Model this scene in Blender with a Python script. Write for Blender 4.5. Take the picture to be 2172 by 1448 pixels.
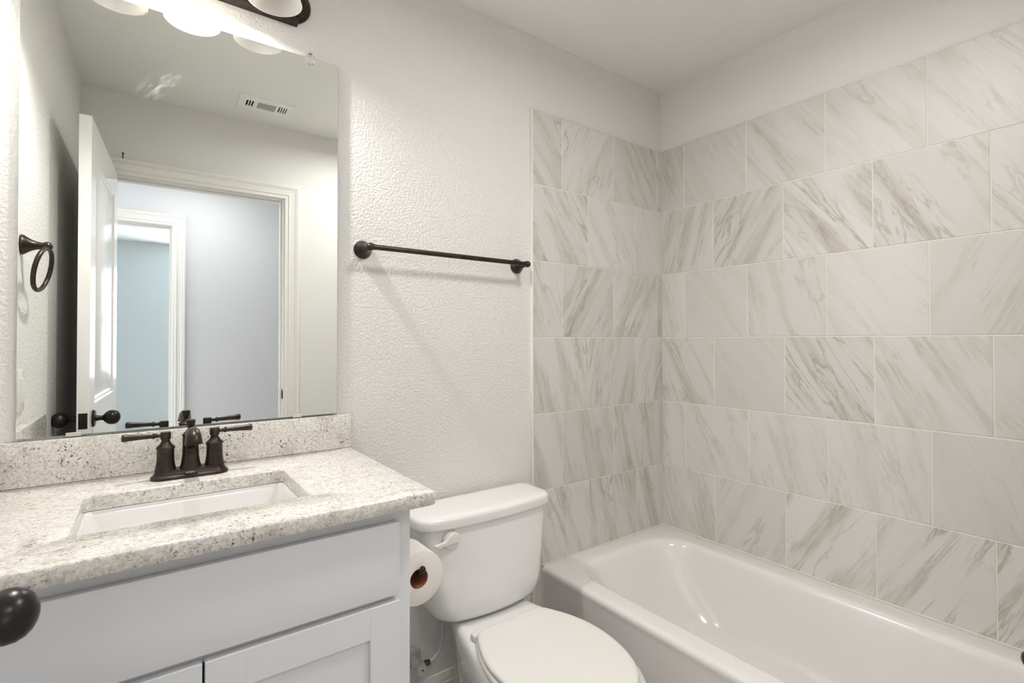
import bpy, bmesh, math, random
from mathutils import Vector, Matrix

for o in list(bpy.data.objects):
    bpy.data.objects.remove(o, do_unlink=True)
scene = bpy.context.scene
COL = scene.collection
PI = math.pi
rnd = random.Random(7)

# ------------------------------------------------------------------ camera
CAM = Vector((-2.065, -1.5883, 1.2499))
YAW, PITCH, ROLL, FPX = -0.6353, 0.0131, -0.0020, 1072.46
PPX, PPY = 1094.77, 708.86
fw = Vector((-math.sin(YAW) * math.cos(PITCH), math.cos(YAW) * math.cos(PITCH), math.sin(PITCH)))
rt = Vector((math.cos(YAW), math.sin(YAW), 0))
up = rt.cross(fw)
r2 = rt * math.cos(ROLL) + up * math.sin(ROLL)
u2 = -rt * math.sin(ROLL) + up * math.cos(ROLL)
cam_d = bpy.data.cameras.new('camera')
cam_d.sensor_fit = 'HORIZONTAL'
cam_d.sensor_width = 36.0
cam_d.lens = FPX / 2172 * 36.0
cam_d.shift_x = (1086 - PPX) / 2172
cam_d.shift_y = (PPY - 724) / 2172
cam_d.clip_start = 0.01
cam = bpy.data.objects.new('camera', cam_d)
m = Matrix.Identity(4)
for i in range(3):
    m[i][0], m[i][1], m[i][2], m[i][3] = r2[i], u2[i], -fw[i], CAM[i]
cam.matrix_world = m
COL.objects.link(cam)
scene.camera = cam

# ------------------------------------------------------------------ light levels, world, view
BULB_W = 20.0            # the lit bulb of the vanity lamp
CEIL_FILL_W = 7.0             # added fill: unseen flush fixture on the bathroom ceiling
HALL_FILL_W = 3.6            # added fill: unseen flush fixture in the hall
HALL_E = 3.5             # added unseen hall window; next, the daylit window of the room beyond
ROOM_E = 18.0
w = bpy.data.worlds.new('world')
scene.world = w
w.use_nodes = True
w.node_tree.nodes['Background'].inputs[0].default_value = (0.75, 0.87, 1.0, 1)
w.node_tree.nodes['Background'].inputs[1].default_value = 0.6
scene.view_settings.view_transform = 'Standard'
scene.view_settings.look = 'None'
scene.view_settings.gamma = 1.0
scene.view_settings.use_curve_mapping = False
scene.view_settings.exposure = 0.68


def point_lamp(name, loc, watt, radius, col):
    d = bpy.data.lights.new(name, 'POINT')
    d.energy = watt
    d.shadow_soft_size = radius
    d.color = col
    o = bpy.data.objects.new(name, d)
    o.location = loc
    COL.objects.link(o)
    return o


LAMP_X = (-2.131, -1.960, -1.789)
LAMP_Y = -0.128
RIM_Z = 2.160
CL = (-1.04, -1.05)
# added fill light: an area lamp right under the diffuser of a made-up fixture
ad = bpy.data.lights.new('ceiling_fill_lamp', 'AREA')
ad.shape = 'DISK'
ad.size = 0.27
ad.energy = CEIL_FILL_W
ad.color = (1.0, 0.99, 0.98)
ao = bpy.data.objects.new('ceiling_fill_lamp', ad)
ao.location = (CL[0], CL[1], 2.396)
COL.objects.link(ao)
HL = (-1.80, -2.22)        # added fill light in the hall, outside the bathroom door
hd = bpy.data.lights.new('hall_fill_lamp', 'AREA')
hd.shape = 'DISK'
hd.size = 0.27
hd.energy = HALL_FILL_W
hd.color = (0.97, 0.985, 1.0)
ho = bpy.data.objects.new('hall_fill_lamp', hd)
ho.location = (HL[0], HL[1], 2.396)
COL.objects.link(ho)


# ------------------------------------------------------------------ helpers
def lin(c):
    return tuple(((v / 255) / 12.92 if v / 255 <= 0.04045 else ((v / 255 + 0.055) / 1.055) ** 2.4) for v in c) + (1,)


class NT:
    def __init__(self, name):
        self.m = bpy.data.materials.new(name)
        self.m.use_nodes = True
        self.t = self.m.node_tree
        self.b = self.t.nodes['Principled BSDF']
        self.out = self.t.nodes['Material Output']

    def n(self, typ, **kw):
        nd = self.t.nodes.new(typ)
        for k, v in kw.items():
            if k in nd.inputs:
                nd.inputs[k].default_value = v
            else:
                setattr(nd, k, v)
        return nd

    def l(self, a, b):
        self.t.links.new(a, b)

    def ramp(self, fac, stops):
        r = self.n('ShaderNodeValToRGB')
        el = r.color_ramp.elements
        while len(el) < len(stops):
            el.new(0.5)
        for e, (p, c) in zip(el, stops):
            e.position = p
            e.color = c if len(c) == 4 else tuple(c) + (1,)
        self.l(fac, r.inputs[0])
        return r.outputs[0]

    def mix(self, fac, a, b):
        x = self.n('ShaderNodeMix', data_type='RGBA')
        for sock, v in ((x.inputs[0], fac), (x.inputs[6], a), (x.inputs[7], b)):
            if hasattr(v, 'is_output'):
                self.l(v, sock)
            else:
                sock.default_value = v
        return x.outputs[2]

    def math(self, op, a, b=None, c=None):
        x = self.n('ShaderNodeMath', operation=op)
        for sock, v in zip(x.inputs, (a, b, c)):
            if v is None:
                continue
            if hasattr(v, 'is_output'):
                self.l(v, sock)
            else:
                sock.default_value = v
        return x.outputs[0]

    def bump(self, h, strength, dist):
        x = self.n('ShaderNodeBump', Strength=strength, Distance=dist)
        self.l(h, x.inputs['Height'])
        self.l(x.outputs[0], self.b.inputs['Normal'])


def plain(name, col, rough=0.5, metal=0.0, coat=0.0, spec=0.5):
    t = NT(name)
    t.b.inputs['Base Color'].default_value = col
    t.b.inputs['Roughness'].default_value = rough
    t.b.inputs['Metallic'].default_value = metal
    t.b.inputs['Coat Weight'].default_value = coat
    t.b.inputs['Coat Roughness'].default_value = 0.05
    t.b.inputs['Specular IOR Level'].default_value = spec
    return t


def paint(name, col, scale, strength, rough=0.6):
    t = plain(name, col, rough, spec=0.35)
    co = t.n('ShaderNodeTexCoord')
    a = t.n('ShaderNodeTexNoise', Scale=scale, Detail=3.0, Roughness=0.55)
    t.l(co.outputs['Object'], a.inputs['Vector'])
    h = t.ramp(a.outputs[0], [(0.36, (0, 0, 0)), (0.62, (1, 1, 1))])
    t.bump(h, strength, 0.0022)
    return t.m


M = {}
M['wall'] = paint('wall_paint', lin((230, 228, 224)), 120, 0.6)
M['wall_smooth'] = paint('wall_paint_smooth', lin((230, 228, 224)), 105, 0.12)
M['ceiling'] = paint('ceiling_paint', lin((242, 241, 237)), 80, 0.2)
M['hall'] = paint('hall_paint', lin((222, 222, 224)), 105, 0.15)
M['blue'] = paint('blue_room_paint', lin((215, 221, 223)), 105, 0.1)
M['trim'] = plain('trim_paint', lin((236, 234, 228)), 0.28).m
M['door'] = plain('door_paint', lin((234, 233, 230)), 0.2).m
M['cabinet'] = plain('cabinet_paint', lin((232, 232, 235)), 0.38).m
M['porcelain'] = plain('porcelain', lin((238, 236, 234)), 0.09, coat=0.6).m
M['tub'] = plain('tub_enamel', lin((238, 235, 233)), 0.12, coat=0.5).m
M['plastic'] = plain('white_plastic', lin((232, 229, 224)), 0.3).m
M['grey_plastic'] = plain('grey_plastic', lin((205, 202, 196)), 0.35).m
M['caulk'] = plain('caulk', lin((226, 220, 208)), 0.5).m
M['paper'] = plain('tissue_paper', lin((240, 234, 230)), 0.95, spec=0.1).m
M['card'] = plain('brown_cardboard', lin((158, 104, 70)), 0.8).m
M['dark'] = plain('painted_gap_shade', lin((30, 28, 26)), 0.8).m
M['vent'] = plain('vent_paint', lin((246, 245, 242)), 0.4).m
M['chrome'] = plain('dark_chrome', lin((120, 112, 106)), 0.25, metal=1.0).m
M['letter'] = plain('pale_lettering', lin((200, 190, 180)), 0.4).m


def bronze():
    t = plain('oil_rubbed_bronze', lin((62, 54, 50)), 0.34, metal=0.75)
    co = t.n('ShaderNodeTexCoord')
    a = t.n('ShaderNodeTexNoise', Scale=45.0, Detail=4.0)
    t.l(co.outputs['Object'], a.inputs['Vector'])
    t.l(t.ramp(a.outputs[0], [(0.35, lin((52, 44, 40))), (0.7, lin((72, 62, 57)))]), t.b.inputs['Base Color'])
    return t.m


M['bronze'] = bronze()
M['black'] = plain('black_bronze', lin((44, 40, 38)), 0.3, metal=0.6).m


def granite():
    t = plain('granite', (0.6, 0.57, 0.52, 1), 0.16, coat=0.3)
    co = t.n('ShaderNodeTexCoord').outputs['Object']

    def noise(scale, detail=4.0, rough=0.6, stretch=None, dist=0.0):
        nd = t.n('ShaderNodeTexNoise', Scale=scale, Detail=detail, Roughness=rough, Distortion=dist)
        if stretch:
            mp = t.n('ShaderNodeMapping')
            mp.inputs['Scale'].default_value = stretch
            t.l(co, mp.inputs[0])
            t.l(mp.outputs[0], nd.inputs['Vector'])
        else:
            t.l(co, nd.inputs['Vector'])
        return nd.outputs[0]
    base = t.ramp(noise(150, 5, 0.7), [(0.32, lin((196, 189, 178))), (0.5, lin((229, 225, 218))), (0.64, lin((244, 242, 238)))])
    grey = t.ramp(noise(22, 4, 0.65, (1, 1.6, 1)), [(0.5, (0, 0, 0)), (0.7, (1, 1, 1))])
    c = t.mix(t.math('MULTIPLY', grey, 0.45), base, lin((172, 163, 150)))
    sp = t.ramp(noise(260, 2, 0.6, (1, 1.3, 1)), [(0.595, (0, 0, 0)), (0.66, (1, 1, 1))])
    c = t.mix(t.math('MULTIPLY', sp, 0.5), c, lin((126, 114, 102)))
    bl = t.ramp(noise(70, 4, 0.7, (1, 1.4, 1), 0.6), [(0.60, (0, 0, 0)), (0.68, (1, 1, 1))])
    c = t.mix(t.math('MULTIPLY', bl, 0.55), c, lin((120, 106, 94)))
    clus = t.ramp(noise(16, 3, 0.6), [(0.42, (0, 0, 0)), (0.62, (1, 1, 1))])
    sp2 = t.ramp(noise(155, 3, 0.65, (1, 1.2, 1), 0.5), [(0.60, (0, 0, 0)), (0.63, (1, 1, 1))])
    c = t.mix(t.math('MULTIPLY', sp2, t.math('MULTIPLY_ADD', clus, 0.8, 0.15)), c, lin((50, 38, 36)))
    t.l(c, t.b.inputs['Base Color'])
    return t.m


M['granite'] = granite()


def marble():
    """veins run along V of the per-tile UV map; attribute tilevar.r = vein strength, .g = tone"""
    t = plain('marble_tile', (0.7, 0.69, 0.66, 1), 0.42)
    uv = t.n('ShaderNodeUVMap', uv_map='tile').outputs[0]
    at = t.n('ShaderNodeAttribute', attribute_name='tilevar')
    sep = t.n('ShaderNodeSeparateColor')
    t.l(at.outputs['Color'], sep.inputs[0])

    def noise(scale, stretch, detail, rough, dist):
        mp = t.n('ShaderNodeMapping')
        mp.inputs['Scale'].default_value = stretch
        t.l(uv, mp.inputs[0])
        nd = t.n('ShaderNodeTexNoise', Scale=scale, Detail=detail, Roughness=rough, Distortion=dist)
        t.l(mp.outputs[0], nd.inputs['Vector'])
        return nd.outputs[0]
    # thin ridged veins, broken up by a patch mask
    r1 = t.math('ABSOLUTE', t.math('SUBTRACT', noise(15, (1, 0.13, 1), 5, 0.6, 0.5), 0.5))
    thin = t.ramp(r1, [(0.0, (1, 1, 1)), (0.028, (0, 0, 0))])
    mask = t.ramp(noise(7, (1, 0.35, 1), 3, 0.5, 0.3), [(0.43, (0, 0, 0)), (0.58, (1, 1, 1))])
    thin = t.math('MULTIPLY', thin, mask)
    # broad soft bands
    broad = t.ramp(noise(13, (1, 0.11, 1), 6, 0.62, 0.45), [(0.48, (0, 0, 0)), (0.68, (1, 1, 1))])
    fine = t.ramp(noise(60, (1, 0.16, 1), 3, 0.6, 0.2), [(0.5, (0, 0, 0)), (0.75, (1, 1, 1))])
    base = t.mix(sep.outputs[1], lin((207, 204, 198)), lin((222, 220, 215)))
    c = t.mix(t.math('MULTIPLY', t.math('MULTIPLY', broad, 0.6), sep.outputs[0]), base, lin((184, 177, 163)))
    c = t.mix(t.math('MULTIPLY', t.math('MULTIPLY', fine, t.math('MULTIPLY', broad, 0.7)), sep.outputs[0]), c, lin((169, 161, 146)))
    c = t.mix(t.math('MULTIPLY', t.math('MULTIPLY', thin, 0.5), sep.outputs[0]), c, lin((156, 147, 131)))
    t.l(c, t.b.inputs['Base Color'])
    return t.m


M['marble'] = marble()
M['grout'] = plain('grout', lin((235, 229, 218)), 0.8).m
M['floor_tile'] = plain('floor_tile', lin((204, 196, 186)), 0.4).m


def mirror_glass():
    t = plain('mirror_silver', (0.86, 0.875, 0.855, 1), 0.0, metal=1.0)
    co = t.n('ShaderNodeTexCoord').outputs['Object']
    # a wiped smear near the top of the glass, a little rougher and paler
    mp0 = t.n('ShaderNodeMapping')
    mp0.vector_type = 'TEXTURE'
    mp0.inputs['Location'].default_value = (0.258, 0, 1.903)
    mp0.inputs['Rotation'].default_value = (0, -0.72, 0)
    t.l(co, mp0.inputs[0])
    mp = t.n('ShaderNodeMapping')
    mp.inputs['Scale'].default_value = (14, 1, 30)
    t.l(mp0.outputs[0], mp.inputs[0])
    g = t.n('ShaderNodeTexGradient', gradient_type='SPHERICAL')
    t.l(mp.outputs[0], g.inputs[0])
    nz = t.n('ShaderNodeTexNoise', Scale=26.0, Detail=5.0)
    mp2 = t.n('ShaderNodeMapping')
    mp2.inputs['Scale'].default_value = (0.9, 1, 3.0)
    t.l(mp0.outputs[0], mp2.inputs[0])
    t.l(mp2.outputs[0], nz.inputs['Vector'])
    k = t.math('MULTIPLY', g.outputs['Fac'], t.ramp(nz.outputs[0], [(0.48, (0, 0, 0)), (0.72, (1, 1, 1))]))
    df = t.n('ShaderNodeBsdfDiffuse')
    df.inputs[0].default_value = (0.85, 0.85, 0.82, 1)
    mx = t.n('ShaderNodeMixShader')
    t.l(t.math('MULTIPLY', k, 0.25), mx.inputs[0])
    t.l(t.b.outputs[0], mx.inputs[1])
    t.l(df.outputs[0], mx.inputs[2])
    t.l(mx.outputs[0], t.out.inputs[0])
    return t.m


M['mirror'] = mirror_glass()
M['mirror_edge'] = plain('mirror_edge', lin((176, 186, 178)), 0.2).m


def clear_plastic():
    t = plain('clear_plastic', lin((240, 240, 238)), 0.08)
    t.b.inputs['Transmission Weight'].default_value = 0.75
    return t.m


M['clear'] = clear_plastic()
t_ = plain('translucent_tube', lin((222, 216, 220)), 0.2)
t_.b.inputs['Transmission Weight'].default_value = 0.35
M['tube'] = t_.m


def shade_glass(name):
    t = NT(name)
    df = t.n('ShaderNodeBsdfDiffuse')
    df.inputs[0].default_value = (0.86, 0.85, 0.83, 1)
    tr = t.n('ShaderNodeBsdfTranslucent')
    tr.inputs[0].default_value = (0.9, 0.88, 0.85, 1)
    mx = t.n('ShaderNodeMixShader')
    mx.inputs[0].default_value = 0.62
    t.l(df.outputs[0], mx.inputs[1])
    t.l(tr.outputs[0], mx.inputs[2])
    gl = t.n('ShaderNodeBsdfGlossy')
    gl.inputs['Roughness'].default_value = 0.15
    m2 = t.n('ShaderNodeMixShader')
    m2.inputs[0].default_value = 0.04
    t.l(mx.outputs[0], m2.inputs[1])
    t.l(gl.outputs[0], m2.inputs[2])
    t.l(m2.outputs[0], t.out.inputs[0])
    return t.m


M['shade'] = shade_glass('opal_glass')


def emitter(name, col, e):
    t = NT(name)
    t.b.inputs['Base Color'].default_value = (0.8, 0.8, 0.8, 1)
    t.b.inputs['Emission Color'].default_value = col
    t.b.inputs['Emission Strength'].default_value = e
    return t.m


M['bulb_off'] = plain('frosted_bulb', lin((238, 236, 230)), 0.4).m
M['bulb_on'] = emitter('lit_bulb', (1.0, 0.93, 0.84, 1), 12.0)
M['diffuser'] = emitter('fill_diffuser', (1.0, 0.975, 0.955, 1), 2.0)  # glow of the added ceiling fixtures
M['pane_room'] = emitter('window_daylight', (0.84, 0.925, 1.0, 1), ROOM_E)
M['pane_added'] = emitter('added_hall_window_glow', (0.90, 0.94, 1.0, 1), HALL_E)  # glow of the window added at the hall end


def add_obj(name, bm, mats, parent=None, ang=35, recalc=True):
    if recalc:
        bmesh.ops.recalc_face_normals(bm, faces=bm.faces)
    me = bpy.data.meshes.new(name)
    bm.to_mesh(me)
    bm.free()
    for p in me.polygons:
        p.use_smooth = ang > 0
    if ang > 0:
        me.set_sharp_from_angle(angle=math.radians(ang))
    for mt in (mats if isinstance(mats, (list, tuple)) else [mats]):
        me.materials.append(mt)
    o = bpy.data.objects.new(name, me)
    COL.objects.link(o)
    if parent is not None:
        o.parent = parent
        o.matrix_parent_inverse = parent.matrix_world.inverted() if parent.type != 'EMPTY' else Matrix.Translation(parent.location).inverted()
    return o


def tag(o, label, cat, group=None, kind=None):
    o['label'] = label
    o['category'] = cat
    if group:
        o['group'] = group
    if kind:
        o['kind'] = kind
    return o


def thing(name, loc, label, cat, group=None):
    o = bpy.data.objects.new(name, None)
    o.empty_display_size = 0.05
    COL.objects.link(o)
    o.location = loc
    return tag(o, label, cat, group)


def struct(name, bm, mats, parent=None, ang=35):
    o = add_obj(name, bm, mats, parent, ang)
    if parent is None:
        o['kind'] = 'structure'
    return o


def box(bm, x0, x1, y0, y1, z0, z1, bev=0.0, seg=2, mi=0):
    res = bmesh.ops.create_cube(bm, size=1.0)
    vs = res['verts']
    for v in vs:
        v.co = Vector(((x0 + x1) / 2 + v.co.x * (x1 - x0), (y0 + y1) / 2 + v.co.y * (y1 - y0), (z0 + z1) / 2 + v.co.z * (z1 - z0)))
    fs = list({f for v in vs for f in v.link_faces})
    for f in fs:
        f.material_index = mi
    if bev > 0:
        es = list({e for v in vs for e in v.link_edges})
        r = bmesh.ops.bevel(bm, geom=es, offset=bev, segments=seg, profile=0.5, affect='EDGES')
        for f in r['faces']:
            f.material_index = mi
    return bm


def nb():
    return bmesh.new()


def mbox(*a, **k):
    return box(bmesh.new(), *a, **k)


def loft(bm, rings, cap0=True, cap1=True, closed=True):
    vr = [[bm.verts.new(p) for p in r] for r in rings]
    n = len(vr[0])
    for a, b in zip(vr[:-1], vr[1:]):
        for i in range(n if closed else n - 1):
            j = (i + 1) % n
            bm.faces.new((a[i], a[j], b[j], b[i]))
    if cap0:
        bm.faces.new(vr[0][::-1])
    if cap1:
        bm.faces.new(vr[-1])
    return vr


def frame_of(d):
    d = Vector(d).normalized()
    a = Vector((0, 0, 1)) if abs(d.z) < 0.9 else Vector((1, 0, 0))
    u = d.cross(a).normalized()
    return d, u, d.cross(u).normalized()


def lathe(bm, org, axis, prof, n=40, cap=True):
    """prof: list of (distance along the axis, radius)"""
    d, u, v = frame_of(axis)
    org = Vector(org)
    rings = []
    for t, r in prof:
        rings.append([org + d * t + (u * math.cos(2 * PI * i / n) + v * math.sin(2 * PI * i / n)) * max(r, 1e-4) for i in range(n)])
    loft(bm, rings, cap, cap)
    return bm


def catmull(pts, per=8, closed=False):
    P = [Vector(p) for p in pts]
    n = len(P)
    out = []
    rng = range(n) if closed else range(n - 1)
    for i in rng:
        if closed:
            a, b, c, d = P[(i - 1) % n], P[i], P[(i + 1) % n], P[(i + 2) % n]
        else:
            a, b, c, d = P[max(i - 1, 0)], P[i], P[i + 1], P[min(i + 2, n - 1)]
        for k in range(per):
            t = k / per
            out.append(0.5 * ((2 * b) + (c - a) * t + (2 * a - 5 * b + 4 * c - d) * t * t + (3 * b - a - 3 * c + d) * t ** 3))
    if not closed:
        out.append(P[-1])
    return out


def tube(bm, pts, rad, n=14, closed=False):
    P = [Vector(p) for p in pts]
    N = len(P)
    rr = rad if isinstance(rad, (list, tuple)) else [rad] * N
    rings = []
    u = None
    for i, p in enumerate(P):
        if closed:
            d = P[(i + 1) % N] - P[i - 1]
        else:
            d = P[min(i + 1, N - 1)] - P[max(i - 1, 0)]
        d.normalize()
        if u is None:
            _, u, _ = frame_of(d)
        u = (u - d * u.dot(d)).normalized()
        v = d.cross(u)
        rings.append([p + (u * math.cos(2 * PI * k / n) + v * math.sin(2 * PI * k / n)) * rr[i] for k in range(n)])
    if closed:
        rings.append(rings[0])
        vr = [[bm.verts.new(q) for q in r] for r in rings[:-1]]
        for i in range(N):
            a, b = vr[i], vr[(i + 1) % N]
            for k in range(n):
                bm.faces.new((a[k], a[(k + 1) % n], b[(k + 1) % n], b[k]))
    else:
        loft(bm, rings)
    return bm


def rrect(x0, x1, y0, y1, r, z, n=6, bow=0.0):
    """rounded rectangle ring, counter-clockwise; bow pushes the -Y side out"""
    pts = []
    r = min(r, (x1 - x0) / 2 - 1e-4, (y1 - y0) / 2 - 1e-4)
    for cx, cy, a0 in ((x1 - r, y1 - r, 0), (x0 + r, y1 - r, PI / 2), (x0 + r, y0 + r, PI), (x1 - r, y0 + r, 1.5 * PI)):
        for i in range(n + 1):
            a = a0 + PI / 2 * i / n
            pts.append([cx + r * math.cos(a), cy + r * math.sin(a)])
    if bow:
        full = []
        for i, p in enumerate(pts):
            q = pts[(i + 1) % len(pts)]
            full.append(p)
            if abs(p[1] - y0) < 1e-6 and abs(q[1] - y0) < 1e-6 and abs(p[0] - q[0]) > r:
                full += [[p[0] + (q[0] - p[0]) * k / 14, y0] for k in range(1, 14)]
        xc, hw = (x0 + x1) / 2, (x1 - x0) / 2
        for p in full:
            wgt = max(0.0, (y1 - p[1]) / (y1 - y0))
            p[1] -= bow * (1 - ((p[0] - xc) / hw) ** 2) * wgt
        pts = full
    return [Vector((p[0], p[1], z)) for p in pts]


def prism(bm, ring, d):
    d = Vector(d)
    loft(bm, [ring, [p + d for p in ring]])
    return bm


# ------------------------------------------------------------------ the setting: bathroom shell
XL, D, H = -2.345, 1.585, 2.4817      # left wall, door wall (Y = -D), ceiling height
OPX0, OPX1, OPZ = -2.226, -1.452, 2.067   # bathroom door opening
HY0, HY1 = -1.701, -2.735             # hall between these
FY0, FY1 = -2.850, -6.200             # room beyond the hall

struct('wall_back', mbox(-2.455, 0.12, 0.0, 0.12, -0.05, H), M['wall'], ang=0)
struct('wall_left', mbox(XL - 0.11, XL, -D, 0.0, -0.05, H), M['wall'], ang=0)
struct('wall_right', mbox(0.0, 0.12, -1.70, 0.0, -0.05, H), M['wall_smooth'], ang=0)
bm = nb()
box(bm, OPX1 + 0.018, 0.0, -D - 0.116, -D, -0.05, H)
box(bm, XL - 0.11, OPX0 - 0.018, -D - 0.116, -D, -0.05, H)
box(bm, OPX0 - 0.018, OPX1 + 0.018, -D - 0.116, -D, OPZ + 0.018, H)
struct('wall_front', bm, M['wall_smooth'], ang=0)
struct('ceiling', mbox(-2.455, 0.12, -1.701, 0.12, H, H + 0.08), M['ceiling'], ang=0)

# floor: greige tiles with pale grout
bm = nb()
box(bm, -2.455, 0.12, -1.701, 0.12, -0.06, -0.004, mi=1)
for i in range(8):
    for j in range(7):
        x1 = -0.90 - i * 0.305 + 0.78
        y1 = 0.11 - j * 0.305 + 0.02
        xa, xb, ya, yb = max(x1 - 0.301, -2.45), min(x1, 0.1), max(y1 - 0.301, -1.68), min(y1, 0.1)
        if xb - xa > 0.02 and yb - ya > 0.02:
            box(bm, xa, xb, ya, yb, -0.008, 0.0, 0.0012, 1)
struct('floor', bm, [M['floor_tile'], M['grout']], ang=0)


def baseboard(name, p0, p1, nrm, h=0.098):
    """profiled skirting from p0 to p1, standing out along nrm"""
    prof = [(0, 0.002), (0.013, 0.002), (0.013, h - 0.034), (0.0105, h - 0.030), (0.0105, h - 0.020), (0.007, h - 0.010), (0.005, h - 0.001), (0, h)]
    n = Vector(nrm)
    bm = nb()
    ring = [[Vector((p[0], p[1], 0)) + n * t + Vector((0, 0, z)) for t, z in prof] for p in (p0, p1)]
    loft(bm, ring)
    return struct(name, bm, M['trim'], ang=25)


baseboard('baseboard_back', (-1.585, -0.0), (-0.822, -0.0), (0, -1, 0))
baseboard('baseboard_left', (XL, -0.56), (XL, -D), (1, 0, 0))
baseboard('baseboard_front', (-1.37, -D), (-0.83, -D), (0, 1, 0))

# ------------------------------------------------------------------ wall tiles (row heights from the tub up)
T = 0.3078
ROWZ = [2.179] + [1.265 + (3 - r) * T for r in range(1, 8)]
GT = 0.0019          # half a grout joint
TH = 0.009           # tile face in front of the wall


def tile_wall(name, P, u_rng, rows, style):
    """P(u, z, d) -> point; u grows away from the corner; rows: list of (z0, z1, joints list); style[(row, col)] = (kind, strength)"""
    bm = nb()
    uvl = bm.loops.layers.uv.new('tile')
    cl = bm.loops.layers.float_color.new('tilevar')
    # grout bed
    a = [P(u, z, TH - 0.0015) for u, z in ((u_rng[0], rows[-1][0]), (u_rng[1], rows[-1][0]), (u_rng[1], rows[0][1]), (u_rng[0], rows[0][1]))]
    b = [P(u, z, 0.0) for u, z in ((u_rng[0], rows[-1][0]), (u_rng[1], rows[-1][0]), (u_rng[1], rows[0][1]), (u_rng[0], rows[0][1]))]
    before = set()
    loft(bm, [b, a])
    for f in bm.faces:
        f.material_index = 1
        before.add(f)
    for ri, (z0, z1, joints) in enumerate(rows):
        us = [u_rng[0]] + [j for j in joints if u_rng[0] < j < u_rng[1]] + [u_rng[1]]
        for ci in range(len(us) - 1):
            ua, ub = us[ci] + (GT if ci else 0), us[ci + 1] - (GT if ci < len(us) - 2 else 0)
            za, zb = z0 + GT, z1 - (GT if ri else 0)
            if ub - ua < 0.004 or zb - za < 0.004:
                continue
            kind, amt = style.get((ri, ci), (rnd.choice('sssz'), rnd.uniform(0.45, 0.9)))
            ang = {'s': 33, 'z': -30, 'S': 17, 'Z': -17}[kind] + rnd.uniform(-4, 4)
            ca, sa = math.cos(math.radians(ang)), math.sin(math.radians(ang))
            ox, oy = rnd.uniform(0, 40), rnd.uniform(0, 40)
            tone = rnd.uniform(0.2, 1.0)
            bv = 0.0012
            ring0 = [(ua, za), (ub, za), (ub, zb), (ua, zb)]
            ring1 = [(ua + bv, za + bv), (ub - bv, za + bv), (ub - bv, zb - bv), (ua + bv, zb - bv)]
            lay = [[(u, z, 0.001) for u, z in ring0], [(u, z, TH - 0.0008) for u, z in ring0], [(u, z, TH) for u, z in ring1]]
            V = [[bm.verts.new(P(*q)) for q in r] for r in lay]
            pos = {}
            for rv, rq in zip(V, lay):
                for v, q in zip(rv, rq):
                    pos[v] = q
            fs = []
            for A, B in zip(V[:-1], V[1:]):
                for i in range(4):
                    fs.append(bm.faces.new((A[i], A[(i + 1) % 4], B[(i + 1) % 4], B[i])))
            fs.append(bm.faces.new(V[-1]))
            for f in fs:
                for lp in f.loops:
                    u, z, d = pos[lp.vert]
                    # screen-right on this wall is +s; the veins run along V
                    s = u if style.get('flip') else -u
                    lp[uvl].uv = (ox + s * ca + z * sa, oy - s * sa + z * ca)
                    lp[cl] = (amt, tone, 0, 1)
    return struct(name, bm, [M['marble'], M['grout']], ang=0)


def joints(off, n=7):
    return [off + k * T for k in range(-1, n)]


odd_r, even_r = joints(0.141), joints(0.2924)
rows_r = [(ROWZ[i + 1], ROWZ[i], odd_r if i % 2 == 0 else even_r) for i in range(6)]
rows_r[5] = (0.30, ROWZ[5], even_r)
sty_r = {'flip': True,
         (0, 0): ('S', 0.8), (0, 1): ('s', 0.35), (0, 2): ('s', 0.8), (0, 3): ('s', 0.6), (0, 4): ('s', 0.6),
         (1, 0): ('Z', 1.1), (1, 1): ('z', 1.2), (1, 2): ('s', 1.3), (1, 3): ('s', 1.1), (1, 4): ('s', 0.6),
         (2, 0): ('S', 0.7), (2, 1): ('s', 0.3), (2, 2): ('S', 0.7), (2, 3): ('s', 0.45), (2, 4): ('z', 0.6),
         (3, 0): ('s', 0.9), (3, 1): ('s', 0.25), (3, 2): ('s', 1.3), (3, 3): ('s', 0.75), (3, 4): ('s', 0.4),
         (4, 0): ('S', 0.7), (4, 1): ('s', 0.55), (4, 2): ('S', 0.6), (4, 3): ('S', 0.5), (4, 4): ('S', 0.3),
         (5, 0): ('S', 0.7), (5, 1): ('z', 0.9), (5, 2): ('z', 1.3), (5, 3): ('z', 1.4), (5, 4): ('z', 1.3)}
tile_wall('wall_tile_right', lambda u, z, d: Vector((-d, -u, z)), (TH, 1.5645), rows_r, sty_r)
odd_b, even_b = joints(0.3515), joints(0.2009)
rows_b = [(ROWZ[i + 1], ROWZ[i], odd_b if i % 2 == 0 else even_b) for i in range(7)]
rows_b[6] = (0.002, ROWZ[6], odd_b)
sty_b = {(0, 0): ('S', 1.10), (0, 1): ('s', 1.02), (0, 2): ('z', 1.10), (0, 3): ('s', 1.10),
         (1, 0): ('S', 0.42), (1, 1): ('s', 0.59), (1, 2): ('s', 1.19),
         (2, 0): ('Z', 1.10), (2, 1): ('z', 1.10), (2, 2): ('z', 1.27), (2, 3): ('S', 0.85),
         (3, 0): ('Z', 1.10), (3, 1): ('Z', 1.19), (3, 2): ('S', 1.10),
         (4, 0): ('S', 1.10), (4, 1): ('S', 1.10), (4, 2): ('S', 0.85), (4, 3): ('S', 1.02),
         (5, 0): ('S', 1.10), (5, 1): ('S', 1.27), (5, 2): ('S', 1.02)}
tile_wall('wall_tile_back', lambda u, z, d: Vector((-u, -d, z)), (0.0, 0.817), rows_b, sty_b)
odd_f, even_f = joints(0.2), joints(0.05)
rows_f = [(ROWZ[i + 1], ROWZ[i], odd_f if i % 2 == 0 else even_f) for i in range(7)]
rows_f[6] = (0.002, ROWZ[6], odd_f)
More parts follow.
